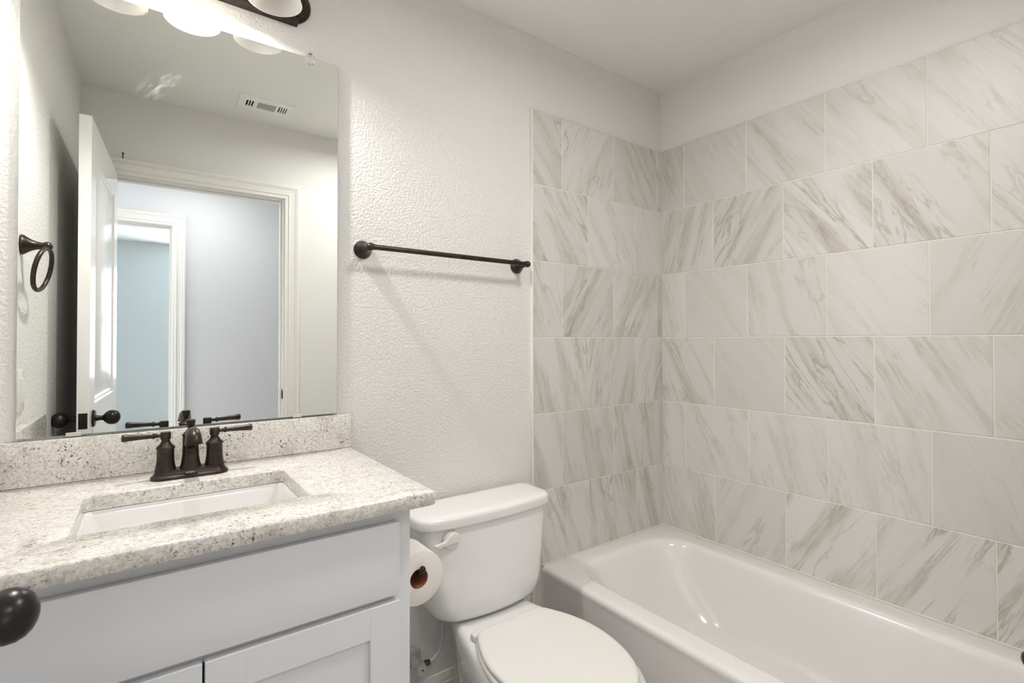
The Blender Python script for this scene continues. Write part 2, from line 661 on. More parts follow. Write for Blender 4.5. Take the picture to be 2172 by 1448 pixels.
tile_wall('wall_tile_front', lambda u, z, d: Vector((-u, -D + d, z)), (0.009, 0.817), rows_f, {'flip': True})
# white metal edge along the end of the tiles
struct('trim_1', mbox(-0.8235, -0.8168, -0.0118, 0.0, 0.1, 2.181, 0.001, 1), M['trim'], ang=0)
struct('trim_2', mbox(-0.8235, -0.8168, -D, -D + 0.0118, 0.0, 2.181, 0.001, 1), M['trim'], ang=0)


# ------------------------------------------------------------------ door casings, doors, hall and the room beyond
def casing(name, xl, xr, zt, ywall, ny, left=True):
    """moulded casing round an opening in a wall at y = ywall facing ny"""
    prof = [(0.0, 0.0), (0.0, 0.010), (0.004, 0.012), (0.017, 0.012), (0.020, 0.0165), (0.026, 0.0165), (0.030, 0.013), (0.052, 0.016),
            (0.056, 0.020), (0.060, 0.0175), (0.064, 0.021), (0.075, 0.021), (0.078, 0.019), (0.078, 0.0)]
    bm = nb()
    rings = []
    for k in range(4):
        r = []
        for w_, t in prof:
            x = (xl - w_) if k < 2 else (xr + w_)
            z = 0.0 if k in (0, 3) else zt + w_
            r.append(Vector((x, ywall + ny * t, z)))
        rings.append(r)
    loft(bm, rings)
    return struct(name, bm, M['trim'], ang=20)


def jamb(name, x0, x1, zt, y0, y1, stop_y):
    bm = nb()
    box(bm, x0 - 0.018, x0, y1, y0, 0, zt + 0.018)
    box(bm, x1, x1 + 0.018, y1, y0, 0, zt + 0.018)
    box(bm, x0, x1, y1, y0, zt, zt + 0.018)
    s0, s1 = stop_y
    box(bm, x0, x0 + 0.010, s1, s0, 0, zt, 0.001, 1)
    box(bm, x1 - 0.010, x1, s1, s0, 0, zt, 0.001, 1)
    box(bm, x0 + 0.010, x1 - 0.010, s1, s0, zt - 0.010, zt, 0.001, 1)
    return struct(name, bm, M['trim'], ang=0)


casing('trim_3', OPX0 - 0.006, OPX1 + 0.006, OPZ + 0.006, -D, 1)
casing('trim_4', OPX0 - 0.006, OPX1 + 0.006, OPZ + 0.006, -D - 0.116, -1)
jb = jamb('trim_5', OPX0, OPX1, OPZ, -D, -D - 0.116, (-D - 0.040, -D - 0.076))
bm = nb()
box(bm, OPX1 - 0.0012, OPX1 + 0.0005, -D - 0.034, -D - 0.006, 0.918, 0.975, 0.0004, 1)
lathe(bm, (OPX1 - 0.001, -D - 0.004, 0.927), (0, 0, 1), [(0, 0.004), (0.039, 0.004)], 12)
add_obj('strike_plate', bm, M['black'], jb)['label'] = 'dark bronze strike plate'

# nail left standing on the wall above the casing
bm = nb()
lathe(bm, (-2.187, -D, 2.149), (0.05, 0.75, 0.65), [(-0.006, 0.0022), (0.036, 0.0022), (0.0365, 0.0050), (0.039, 0.0050)], 10)
tag(add_obj('nail', bm, M['black']), 'small dark nail sticking out of the wall above the door casing, seen in the mirror', 'nail')

# bathroom door, swung open along the left wall
DW, DT, DH = 0.772, 0.0355, 2.050
HINGE = Vector((-2.2045, -1.556, 0.012))
DTH = math.radians(2.3)


def dpt(x, y, z):
    """door-local to world: x out of the room-side face, y from the hinge to the latch edge"""
    c, s = math.cos(DTH), math.sin(DTH)
    return Vector((HINGE.x + x * c - y * s, HINGE.y + x * s + y * c, HINGE.z + z))


def xf(bm):
    for v in bm.verts:
        v.co = dpt(*v.co)
    return bm


def panel_faces(bm, y0, y1, z0, z1, x, sgn):
    """moulded recess with a raised field on one face of the door"""
    steps = [(0, 0.0), (0.004, -0.004), (0.014, -0.0055), (0.020, -0.010), (0.034, -0.010), (0.060, -0.003)]
    rings = [[Vector((x + sgn * d, a, b)) for a, b in ((y0 + i, z0 + i), (y1 - i, z0 + i), (y1 - i, z1 - i), (y0 + i, z1 - i))] for i, d in steps]
    if sgn < 0:
        rings = [r[::-1] for r in rings]
    loft(bm, rings, False, True)


PANS = [(0.115, DW - 0.115, 1.008, DH - 0.125), (0.115, DW - 0.115, 0.235, 0.80)]
bm = nb()
for x, sgn in ((0.0, 1), (-DT, -1)):
    ys = [0.0, 0.115, DW - 0.115, DW]
    zs = [0.0, 0.235, 0.80, 1.008, DH - 0.125, DH]
    for i in range(3):
        for j in range(5):
            if i == 1 and j in (1, 3):
                continue
            q = [Vector((x, ys[i], zs[j])), Vector((x, ys[i + 1], zs[j])), Vector((x, ys[i + 1], zs[j + 1])), Vector((x, ys[i], zs[j + 1]))]
            bm.faces.new([bm.verts.new(p) for p in (q if sgn > 0 else q[::-1])])
    for p in PANS:
        panel_faces(bm, p[0], p[1], p[2], p[3], x, sgn)
for a, b in (((0, 0), (1, 0)), ((1, 0), (1, 1)), ((1, 1), (0, 1)), ((0, 1), (0, 0))):
    q = [Vector((0, a[0] * DW, a[1] * DH)), Vector((0, b[0] * DW, b[1] * DH)), Vector((-DT, b[0] * DW, b[1] * DH)), Vector((-DT, a[0] * DW, a[1] * DH))]
    bm.faces.new([bm.verts.new(p) for p in q])
bmesh.ops.remove_doubles(bm, verts=bm.verts, dist=1e-5)
bmesh.ops.recalc_face_normals(bm, faces=bm.faces)
xf(bm)
door = struct('door_1', bm, M['door'], ang=20)
KN_Y, KN_Z = DW - 0.074, 0.956
for sgn, x0 in ((1, 0.0), (-1, -DT)):
    kn = nb()
    lathe(kn, (x0, KN_Y, KN_Z), (sgn, 0, 0), [(0.007, 0.012), (0.014, 0.0105), (0.024, 0.0088), (0.030, 0.0095), (0.034, 0.0150), (0.040, 0.0215), (0.048, 0.0260), (0.056, 0.0275), (0.064, 0.0268), (0.071, 0.0235), (0.0765, 0.0180), (0.080, 0.0110), (0.0815, 0.0050), (0.0818, 0.001)], 40)
    k = add_obj('door_knob', xf(kn), M['black'], door, 60)
    k['label'] = 'black egg-shaped door knob'
    rs = nb()
    lathe(rs, (x0, KN_Y, KN_Z), (sgn, 0, 0), [(0.0, 0.032), (0.004, 0.032), (0.008, 0.028), (0.009, 0.0115)], 40)
    add_obj('rose', xf(rs), M['black'], k, 40)
lp = mbox(-DT + 0.005, -0.005, DW - 0.0004, DW + 0.0012, KN_Z - 0.028, KN_Z + 0.028, 0.0006, 1)
lathe(lp, (-DT / 2, DW, KN_Z), (0, 1, 0), [(0, 0.0065), (0.010, 0.006), (0.0105, 0.003)], 16)
add_obj('latch_plate', xf(lp), M['black'], door)['label'] = 'dark bronze latch plate'
for z in (0.18, 1.03, 1.85):
    hg = nb()
    lathe(hg, (-DT - 0.004, -0.004, z - 0.045), (0, 0, 1), [(0, 0.0055), (0.09, 0.0055)], 14)
    add_obj('hinge', xf(hg), M['black'], door)

# hall
bm = nb()
hox0, hox1, hoz = -2.745, -1.970, 2.060
box(bm, -3.6, hox0 - 0.018, FY0, HY1, -0.05, H)
box(bm, hox1 + 0.018, 0.45, FY0, HY1, -0.05, H)
box(bm, hox0 - 0.018, hox1 + 0.018, FY0, HY1, hoz + 0.018, H)
struct('wall_hall', bm, M['hall'], ang=0)
struct('wall_hall_right', mbox(0.35, 0.45, HY1, HY0, -0.05, H), M['hall'], ang=0)
struct('wall_hall_front', mbox(-3.6, XL - 0.11, HY0, HY0 + 0.1, -0.05, H), M['hall'], ang=0)
struct('ceiling_hall', mbox(-3.7, 0.45, HY1, HY0, H, H + 0.08), M['ceiling'], ang=0)
struct('floor_hall', mbox(-3.7, 0.45, HY1, HY0, -0.06, -0.002), M['floor_tile'], ang=0)
casing('trim_6', hox0 - 0.006, hox1 + 0.006, hoz + 0.006, HY1, 1)
jh = jamb('trim_7', hox0, hox1, hoz, HY1, FY0, (HY1 - 0.040, HY1 - 0.076))
sp = mbox(hox1 - 0.0012, hox1 + 0.0005, HY1 - 0.034, HY1 - 0.006, 1.235, 1.292, 0.0004, 1)
add_obj('strike_plate', sp, M['grey_plastic'], jh)


def window(name, P, w_, h_, pane):
    """P(u, z, d): sash window in a wall; frame with a meeting rail and one daylit pane"""
    bm = nb()

    def bar(u0, u1, z0, z1, d0, d1):
        a = [P(u, z, d0) for u, z in ((u0, z0), (u1, z0), (u1, z1), (u0, z1))]
        b = [P(u, z, d1) for u, z in ((u0, z0), (u1, z0), (u1, z1), (u0, z1))]
        loft(bm, [a, b])
    for u0, u1, z0, z1 in ((0, 0.05, 0, h_), (w_ - 0.05, w_, 0, h_), (0.05, w_ - 0.05, 0, 0.05), (0.05, w_ - 0.05, h_ - 0.05, h_), (0.05, w_ - 0.05, h_ * 0.48, h_ * 0.48 + 0.06)):
        bar(u0, u1, z0, z1, -0.02, 0.03)
    o = struct(name, bm, M['trim'], ang=0)
    bp = nb()
    a = [P(u, z, -0.002) for u, z in ((0.05, 0.05), (w_ - 0.05, 0.05), (w_ - 0.05, h_ - 0.05), (0.05, h_ - 0.05))]
    b = [P(u, z, -0.006) for u, z in ((0.05, 0.05), (w_ - 0.05, 0.05), (w_ - 0.05, h_ - 0.05), (0.05, h_ - 0.05))]
    loft(bp, [b, a])
    add_obj('pane', bp, pane, o, 0)
    return o


# far room with its window behind the hall doorway
WX0, WX1, WZ0, WZ1 = -1.80, -0.80, 0.80, 2.15
bm = nb()
box(bm, -3.8, WX0, FY1 - 0.1, FY1, -0.05, H)
box(bm, WX1, 0.35, FY1 - 0.1, FY1, -0.05, H)
box(bm, WX0, WX1, FY1 - 0.1, FY1, -0.05, WZ0)
box(bm, WX0, WX1, FY1 - 0.1, FY1, WZ1, H)
struct('wall_room', bm, M['blue'], ang=0)
struct('wall_room_left', mbox(-3.9, -3.8, FY1, FY0, -0.05, H), M['blue'], ang=0)
struct('wall_room_right', mbox(0.25, 0.35, FY1, FY0, -0.05, H), M['blue'], ang=0)
struct('ceiling_room', mbox(-3.9, 0.35, FY1 - 0.1, FY0, H, H + 0.08), M['ceiling'], ang=0)
struct('floor_room', mbox(-3.9, 0.35, FY1, FY0, -0.06, -0.002), plain('beige_carpet', lin((190, 180, 168)), 0.95).m, ang=0)
window('window_1', lambda u, z, d: Vector((WX0 + u, FY1 + d, WZ0 + z)), WX1 - WX0, WZ1 - WZ0, M['pane_room'])
# added tall window, unseen, brightening the hall from its left end
bm = nb()
box(bm, -3.7, -3.6, HY1, HY0, -0.05, 0.35)
box(bm, -3.7, -3.6, HY1, HY0, 2.25, H)
box(bm, -3.7, -3.6, HY0 - 0.12, HY0, 0.35, 2.25)
box(bm, -3.7, -3.6, HY1, HY1 + 0.12, 0.35, 2.25)
struct('wall_hall_left', bm, M['hall'], ang=0)
window('added_window_hall', lambda u, z, d: Vector((-3.6 + d, HY0 - 0.12 - u, 0.35 + z)), 0.808, 1.90, M['pane_added'])

# ------------------------------------------------------------------ wall mirror and its clips
MX0, MX1, MZ0, MZ1 = -2.2955, -1.5855, 1.0300, 2.0988
bm = mbox(MX0, MX1, -0.0065, -0.0006, MZ0, MZ1, 0.0012, 1, 1)
for f in bm.faces:
    if f.normal.y < -0.95 and abs(f.calc_center_median().y + 0.0065) < 1e-4:
        f.material_index = 0
bmesh.ops.recalc_face_normals(bm, faces=bm.faces)
for f in bm.faces:
    if f.normal.y < -0.95:
        f.material_index = 0
tag(add_obj('wall_mirror', bm, [M['mirror'], M['mirror_edge']], ang=0), 'large frameless rectangular wall mirror above the granite backsplash', 'mirror')
mir_ = bpy.data.objects['wall_mirror']
mir_.data.transform(Matrix.Translation((-MX0, 0, 0)))
mir_.location = (MX0, 0, 0)
mir_.rotation_euler = (0, 0, -0.0110)
cp = thing('mirror_clip', (-1.667, -0.001, 2.1), 'clear plastic flower-shaped clip holding the top edge of the mirror', 'clip')
bm = nb()
ring = [Vector((-1.667 + (0.0105 + 0.0013 * math.cos(8 * a)) * math.cos(a), -0.0150, 2.091 + (0.0125 + 0.0013 * math.cos(8 * a)) * math.sin(a))) for a in [2 * PI * i / 64 for i in range(64)]]
prism(bm, ring, (0, -0.004, 0))
box(bm, -1.673, -1.661, -0.0172, -0.0005, 2.1005, 2.112, 0.002, 2)
add_obj('clip_body', bm, M['clear'], cp)
bm = nb()
lathe(bm, (-1.667, -0.0172, 2.107), (0, -1, 0), [(0, 0.0032), (0.0015, 0.003), (0.002, 0.001)], 12)
add_obj('screw', bm, M['chrome'], cp)
for x0, x1, yo, lab in ((-1.713, -1.689, 0.0068, 'small pale metal clip under the mirror near its bottom right corner'),
                    (-2.210, -2.182, 0.0015, 'small pale metal clip under the mirror near its bottom left corner')):
    bm = nb()
    box(bm, x0, x1, -0.0092 - yo, -0.0072 - yo, 1.0255, 1.0365, 0.0006, 1)
    box(bm, x0, x1, -0.0092 - yo, -0.0004, 1.0252, 1.0285, 0.0006, 1)
    tag(add_obj('mirror_clip', bm, M['grey_plastic'], ang=0), lab, 'clip', 'bottom mirror clips')

# ------------------------------------------------------------------ vanity light
vl = thing('vanity_light', (-1.96, -0.0, 2.24), 'bronze vanity light bar with three white glass shades above the mirror', 'wall lamp')
bm = nb()
zc, hl = 2.248, 0.237
for k, (hh, y0, y1) in enumerate(((0.058, 0.0, -0.010), (0.051, -0.010, -0.017), (0.044, -0.017, -0.023), (0.037, -0.023, -0.029), (0.030, -0.029, -0.034))):
    ring = []
    for s in (1, -1):
        for i in range(25):
            a = -PI / 2 + PI * i / 24 if s > 0 else PI / 2 + PI * i / 24
            ring.append(Vector((-1.96 + s * hl + hh * math.cos(a), y0, zc + hh * math.sin(a))))
    r1 = [p + Vector((0, (y1 - y0) * 0.6, 0)) for p in ring]
    cen = Vector((-1.96, 0, zc))
    r2_ = [Vector((p.x - (0.0025 if p.x > -1.96 else -0.0025), y1, p.z - math.copysign(0.0025, p.z - zc))) for p in ring]
    loft(bm, [ring, r1, r2_])
add_obj('backplate', bm, M['bronze'], vl, 30)
bm = nb()
prof = [(0.0, 2.184), (-0.030, 2.184), (-0.034, 2.188), (-0.034, 2.193), (-0.028, 2.197), (-0.024, 2.203), (-0.0, 2.205)]
loft(bm, [[Vector((x, y, z)) for y, z in prof] for x in (-2.217, -1.703)])
add_obj('ledge', bm, M['bronze'], vl, 30)
shade_prof = [(0.000, 0.0690), (0.010, 0.0655), (0.022, 0.0615), (0.040, 0.0560), (0.058, 0.0500), (0.075, 0.0425), (0.088, 0.0340), (0.096, 0.0260), (0.100, 0.0220)]


def lamp_arm(i, x, lit):
    bm = nb()
    tube(bm, catmull([(x, -0.030, zc), (x, -0.075, zc + 0.012), (x, -0.115, zc + 0.040), (x, LAMP_Y, zc + 0.046)], 6), 0.0075)
    add_obj('arm', bm, M['bronze'], vl)
    bm = nb()
    lathe(bm, (x, LAMP_Y, RIM_Z + 0.096), (0, 0, 1), [(0, 0.027), (0.006, 0.0285), (0.010, 0.026), (0.026, 0.020), (0.038, 0.012), (0.042, 0.004)], 32)
    add_obj('shade_holder', bm, M['bronze'], vl)
    bm = nb()
    rings = []
    d, u, v = frame_of((0, 0, 1))
    o_ = Vector((x, LAMP_Y, RIM_Z))
    pr = [(z, r) for z, r in shade_prof] + [(z, r - 0.003) for z, r in shade_prof[::-1]]
    N = 56
    vr = [[bm.verts.new(o_ + Vector((r * math.cos(2 * PI * k / N), r * math.sin(2 * PI * k / N), z))) for k in range(N)] for z, r in pr]
    for a, b in zip(vr, vr[1:] + vr[:1]):
        for k in range(N):
            bm.faces.new((a[k], a[(k + 1) % N], b[(k + 1) % N], b[k]))
    s = add_obj('lamp_shade', bm, M['shade'], vl, 60)
    if lit:
        s['label'] = 'middle lamp shade, the one lit'
    bm = nb()
    lathe(bm, (x, LAMP_Y, RIM_Z + 0.100), (0, 0, -1), [(0, 0.011), (0.012, 0.012), (0.018, 0.017), (0.026, 0.0205), (0.034, 0.021), (0.042, 0.018), (0.048, 0.012), (0.051, 0.003)], 28)
    add_obj('bulb', bm, M['bulb_on'] if lit else M['bulb_off'], vl, 60)


for i, x in enumerate(LAMP_X):
    lamp_arm(i, x, i == 1)
bl = point_lamp('vanity_bulb_lamp', (LAMP_X[1], LAMP_Y, RIM_Z + 0.032), BULB_W, 0.022, (1.0, 0.975, 0.945))

# added flush fixtures, out of view, for the fill in bathroom and hall


def fill_fixture(c, lab):
    cf = thing('fill_ceiling_light', (c[0], c[1], H), lab, 'ceiling lamp')
    bm = nb()
    lathe(bm, (c[0], c[1], H), (0, 0, -1), [(0, 0.165), (0.020, 0.165), (0.026, 0.160)], 48)
    add_obj('base_ring', bm, M['trim'], cf)
    bm = nb()
    lathe(bm, (c[0], c[1], H - 0.026), (0, 0, -1), [(0, 0.150), (0.020, 0.146), (0.038, 0.130), (0.050, 0.095), (0.0555, 0.04), (0.0565, 0.002)], 48)
    add_obj('diffuser', bm, M['diffuser'], cf, 60)


fill_fixture(CL, 'added round flush ceiling light, out of view, brightening the bathroom between toilet and door')
fill_fixture(HL, 'added round flush ceiling light in the hall, out of view, brightening through the bathroom door')

# ------------------------------------------------------------------ towel bar and towel ring
BZ, BY = 1.5415, -0.071
tb = thing('towel_bar', (-1.2, 0, BZ), 'dark bronze towel bar on the wall between the mirror and the shower tiles', 'towel bar')


def post(bm, org, axis, k=1.0):
    return lathe(bm, org, axis, [(0, 0.0285 * k), (0.004, 0.0288 * k), (0.007, 0.0275 * k), (0.014, 0.0235 * k), (0.024, 0.0175 * k), (0.036, 0.0125 * k), (0.050, 0.0098 * k), (0.058, 0.0092 * k), (0.0600, 0.0095 * k)], 40)


for x in (-1.5035, -0.8925):
    bm = nb()
    post(bm, (x, 0, BZ), (0, -1, 0))
    p = add_obj('post', bm, M['bronze'], tb)
    bm = nb()
    bmesh.ops.create_uvsphere(bm, u_segments=28, v_segments=18, radius=0.0125, matrix=Matrix.Translation((x, BY, BZ)))
    add_obj('end_ball', bm, M['bronze'], p)
bm = nb()
lathe(bm, (-1.5035, BY, BZ), (1, 0, 0), [(0.008, 0.0098), (0.013, 0.0098), (0.0135, 0.0083), (0.5975, 0.0083), (0.598, 0.0098), (0.603, 0.0098)], 28)
add_obj('bar', bm, M['bronze'], tb)

RZ, RY = 1.518, -0.345
tr = thing('towel_ring', (XL, RY, RZ), 'dark bronze towel ring on the left wall, seen in the mirror above the outlet', 'towel ring')
bm = nb()
lathe(bm, (XL, RY, RZ), (1, 0, 0), [(0, 0.0270), (0.004, 0.0275), (0.007, 0.0262), (0.013, 0.0215), (0.022, 0.0155), (0.033, 0.0110), (0.044, 0.0092), (0.052, 0.0090)], 40)
add_obj('post', bm, M['bronze'], tr)
bm = nb()
bmesh.ops.create_uvsphere(bm, u_segments=24, v_segments=16, radius=0.0125, matrix=Matrix.Translation((XL + 0.054, RY, RZ)))
add_obj('end_ball', bm, M['bronze'], tr)
bm = nb()
R_, cz = 0.060, 0.060
pts = []
yaw, tilt = math.radians(7), math.radians(11)
for i in range(64):
    a = 2 * PI * i / 64
    lx, ly, lz = 0.0, R_ * math.sin(a), -cz + R_ * math.cos(a)
    lx, lz = lx * math.cos(tilt) + lz * math.sin(tilt), lz * math.cos(tilt) - lx * math.sin(tilt)
    x_, y_ = lx * math.cos(yaw) - ly * math.sin(yaw), lx * math.sin(yaw) + ly * math.cos(yaw)
    pts.append((XL + 0.056 + x_, RY + y_, RZ - 0.006 + lz))
tube(bm, pts, 0.0058, 12, True)
add_obj('ring', bm, M['bronze'], tr)

ot = thing('wall_outlet', (XL, -0.336, 1.117), 'white rectangular wall outlet on the left wall, seen in the mirror above the side splash', 'outlet')
bm = mbox(XL, XL + 0.006, -0.372, -0.300, 1.060, 1.174, 0.0022, 2)
add_obj('cover_plate', bm, M['plastic'], ot)
add_obj('insert', mbox(XL + 0.005, XL + 0.0085, -0.3525, -0.3195, 1.0835, 1.1505, 0.001, 1), M['plastic'], ot)
for z in (1.0685, 1.1655):
    bm = nb()
    lathe(bm, (XL + 0.006, -0.336, z), (1, 0, 0), [(-0.001, 0.003), (0.0006, 0.0028), (0.001, 0.001)], 12)
    add_obj('screw', bm, M['plastic'], ot)

# ------------------------------------------------------------------ ceiling vent, seen in the mirror
VX0, VX1, VY0, VY1 = -1.712, -1.460, -1.413, -1.250
cv = thing('ceiling_vent', ((VX0 + VX1) / 2, (VY0 + VY1) / 2, H), 'white metal air register in the ceiling, seen in the mirror', 'air vent')
bm = nb()
fz0, fz1 = H - 0.006, H - 0.0
cols_u = []


def vx(a):
    return VX0 + (VX1 - VX0) * a


def vy(b):
    return VY1 + (VY0 - VY1) * b


opens = [(0.135, 0.27, 0.30, 0.74), (0.345, 0.685, 0.28, 0.76), (0.735, 0.905, 0.27, 0.73)]
ucut = sorted({0.0, 1.0} | {o[0] for o in opens} | {o[1] for o in opens})
for ua, ub in zip(ucut[:-1], ucut[1:]):
    hit = [o for o in opens if o[0] <= ua and ub <= o[1]]
    segs = [(0.0, 1.0)] if not hit else [(0.0, hit[0][2]), (hit[0][3], 1.0)]
    for b0, b1 in segs:
        box(bm, vx(ua), vx(ub), vy(b1), vy(b0), fz0, fz1)
# raised lip round the plate
lip = [(VX0, VY0), (VX1, VY0), (VX1, VY1), (VX0, VY1)]
add_obj('face_plate', bm, M['vent'], cv, 0)
add_obj('duct_shade', mbox(vx(0.12), vx(0.92), vy(0.78), vy(0.25), H - 0.0012, H - 0.0004), M['dark'], cv, 0)  # flat dark sheet, painted as the shade behind the louvers
for k in range(9):
    b = 0.29 + k * 0.0525
    add_obj('louver', mbox(vx(0.345), vx(0.685), vy(b + 0.014), vy(b), H - 0.0030, H - 0.0016), M['vent'], cv, 0)
for k in range(4):
    a = 0.765 + k * 0.042
    add_obj('louver', mbox(vx(a), vx(a + 0.022), vy(0.73), vy(0.27), H - 0.0055, H - 0.0016), M['vent'], cv, 0)
for k in range(2):
    a = 0.172 + k * 0.047
    add_obj('louver', mbox(vx(a), vx(a + 0.018), vy(0.74), vy(0.30), H - 0.0055, H - 0.0016), M['vent'], cv, 0)

# ------------------------------------------------------------------ vanity: cabinet, counter, basin
CT = 0.923
cab = thing('vanity_cabinet', (-1.945, -0.28, 0), 'white shaker vanity cabinet under the granite countertop', 'cabinet')
CX0, CX1, CFY = -2.338, -1.585, -0.537
bm = nb()
box(bm, CX0, CX0 + 0.016, CFY + 0.019, -0.004, 0.0, CT - 0.0316)
box(bm, CX1 - 0.016, CX1, CFY + 0.019, -0.004, 0.0, CT - 0.0316)
box(bm, CX0 + 0.016, CX1 - 0.016, CFY + 0.07, -0.004, 0.09, 0.106)
box(bm, CX0 + 0.016, CX1 - 0.016, CFY + 0.07, CFY + 0.086, 0.0, 0.09)
add_obj('body', bm, M['cabinet'], cab, 0)
bm = nb()
box(bm, CX0, CX0 + 0.045, CFY, CFY + 0.019, 0.09, CT - 0.0316)
box(bm, CX1 - 0.045, CX1, CFY, CFY + 0.019, 0.0, CT - 0.0316)
box(bm, CX0 + 0.045, CX1 - 0.045, CFY, CFY + 0.019, 0.835, CT - 0.0316)
box(bm, CX0 + 0.045, CX1 - 0.045, CFY, CFY + 0.019, 0.685, 0.72)
box(bm, CX0 + 0.045, CX1 - 0.045, CFY, CFY + 0.019, 0.09, 0.12)
add_obj('face_frame', bm, M['cabinet'], cab, 0)
DX0, DX1 = -2.318, -1.6170
add_obj('drawer_front', mbox(DX0, DX1, CFY - 0.0195, CFY - 0.0005, 0.7065, 0.8610, 0.0015, 2), M['cabinet'], cab)


def shaker(x0, x1, z0, z1):
    st = 0.065
    y0, y1 = CFY - 0.0195, CFY - 0.0005
    bm = nb()
    box(bm, x0, x0 + st, y0, y1, z0, z1, 0.0012, 1)
    box(bm, x1 - st, x1, y0, y1, z0, z1, 0.0012, 1)
    box(bm, x0 + st - 0.0008, x1 - st + 0.0008, y0 + 0.0004, y1, z1 - st, z1, 0.0008, 1)
    box(bm, x0 + st - 0.0008, x1 - st + 0.0008, y0 + 0.0004, y1, z0, z0 + st, 0.0008, 1)
    d = add_obj('door', bm, M['cabinet'], cab)
    add_obj('panel', mbox(x0 + st - 0.002, x1 - st + 0.002, y0 + 0.0085, y1 - 0.002, z0 + st - 0.002, z1 - st + 0.002), M['cabinet'], d, 0)


shaker(-1.9755, DX1, 0.112, 0.6935)
shaker(DX0, -1.9795, 0.112, 0.6935)

ctp = thing('countertop', (-1.93, -0.295, CT), 'speckled cream granite countertop with low splashes round the basin', 'countertop')
KX0, KX1, KY0 = XL + 0.001, -1.5480, -0.5900
SX0, SX1, SY0, SY1 = -2.163, -1.776, -0.4565, -0.1890
bm = nb()
N = 6


def ring_r(x0, x1, y0, y1, r, z):
    return rrect(x0, x1, y0, y1, r, z, N)


oz0, oz1 = CT - 0.031, CT
outer = [(0.004, oz0), (0.0, oz0 + 0.004), (0.0, oz1 - 0.004), (0.0012, oz1 - 0.0012), (0.004, oz1)]
R1 = [ring_r(KX0 + i, KX1 - i, KY0 + i, -0.0015 - i, 0.004, z) for i, z in outer]
inner = [(0.0025, oz1), (0.0005, oz1 - 0.0012), (0.0, oz1 - 0.003), (0.0, oz0 + 0.001), (0.001, oz0)]
R2 = [ring_r(SX0 - i, SX1 + i, SY0 - i, SY1 + i, 0.013, z) for i, z in inner]
vr = [[bm.verts.new(p) for p in r] for r in R1 + R2]
nn = len(vr[0])
for a, b in zip(vr, vr[1:] + vr[:1]):
    for i in range(nn):
        bm.faces.new((a[i], a[(i + 1) % nn], b[(i + 1) % nn], b[i]))
add_obj('slab', bm, M['granite'], ctp, 50)
add_obj('backsplash', mbox(KX0, -1.5435, -0.0205, -0.0008, CT + 0.0003, CT + 0.1018, 0.0018, 2), M['granite'], ctp)
add_obj('side_splash', mbox(XL + 0.0008, XL + 0.0250, -0.580, -0.0215, CT + 0.0003, CT + 0.1018, 0.0018, 2), M['granite'], ctp)

sk = thing('sink', ((SX0 + SX1) / 2, (SY0 + SY1) / 2, CT - 0.16), 'white rectangular basin set under the granite countertop', 'sink')
bm = nb()
rr_ = [(-0.022, 0.0, 0.02), (-0.004, 0.0, 0.016), (0.0, -0.002, 0.016), (0.003, -0.014, 0.018), (0.008, -0.045, 0.026), (0.016, -0.085, 0.036), (0.032, -0.108, 0.045), (0.060, -0.118, 0.05), (0.100, -0.122, 0.03)]
rings = [ring_r(SX0 + i, SX1 - i, SY0 + i, SY1 - i, r, CT - 0.0315 + dz) for i, dz, r in rr_]
out_ = [(0.100, -0.130, 0.03), (0.060, -0.128, 0.05), (0.024, -0.116, 0.045), (0.006, -0.085, 0.036), (-0.004, -0.04, 0.026), (-0.008, -0.010, 0.02), (-0.022, -0.006, 0.02)]
rings += [ring_r(SX0 + i, SX1 - i, SY0 + i, SY1 - i, r, CT - 0.0315 + dz) for i, dz, r in out_]
vr = [[bm.verts.new(p) for p in r] for r in rings]
for a, b in zip(vr, vr[1:] + vr[:1]):
    for i in range(nn):
        bm.faces.new((a[i], a[(i + 1) % nn], b[(i + 1) % nn], b[i]))
bm.faces.new(vr[8])
bm.faces.new(vr[9][::-1])
add_obj('basin', bm, M['porcelain'], sk, 50)
bm = nb()
lathe(bm, ((SX0 + SX1) / 2, (SY0 + SY1) / 2 + 0.02, CT - 0.1535), (0, 0, 1), [(-0.002, 0.022), (0.002, 0.022), (0.003, 0.019), (0.0022, 0.016), (0.005, 0.014), (0.0055, 0.001)], 32)
add_obj('drain', bm, M['bronze'], sk)

# ------------------------------------------------------------------ faucet
FX, FYY = -1.9700, -0.1130
fc = thing('faucet', (FX, FYY, CT), 'dark bronze two-handle faucet on the granite behind the sink', 'faucet')
bm = nb()
pl = [(0.000, 0.0800, 0.0290), (0.003, 0.0810, 0.0300), (0.006, 0.0800, 0.0290), (0.0075, 0.0775, 0.0268), (0.011, 0.0745, 0.0240), (0.017, 0.0720, 0.0220), (0.0195, 0.0715, 0.0216), (0.020, 0.0700, 0.0205)]
rings = []
for z, hx, hy in pl:
    rings.append(rrect(FX - hx, FX + hx, FYY - hy, FYY + hy, hy * 0.92, CT + 0.0006 + z, 10))
loft(bm, rings)
bp_ = add_obj('base_plate', bm, M['bronze'], fc, 40)
txt = bpy.data.curves.new('lettering', 'FONT')
txt.body = 'MOEN'
txt.size = 0.0062
txt.extrude = 0.0002
txt.align_x = 'CENTER'
txt.align_y = 'CENTER'
txt.materials.append(M['letter'])
tx = bpy.data.objects.new('lettering', txt)
tx.location = (FX - 0.002, FYY - 0.0242, CT + 0.0125)
tx.rotation_euler = (math.radians(68), 0, 0)
COL.objects.link(tx)
bpy.context.view_layer.update()
tme = bpy.data.meshes.new_from_object(tx.evaluated_get(bpy.context.evaluated_depsgraph_get()))
tmx = tx.matrix_world.copy()
bpy.data.objects.remove(tx)
tme.transform(tmx)
tx = bpy.data.objects.new('lettering', tme)
COL.objects.link(tx)
tx.parent = fc
tx.matrix_parent_inverse = Matrix.Translation(fc.location).inverted()
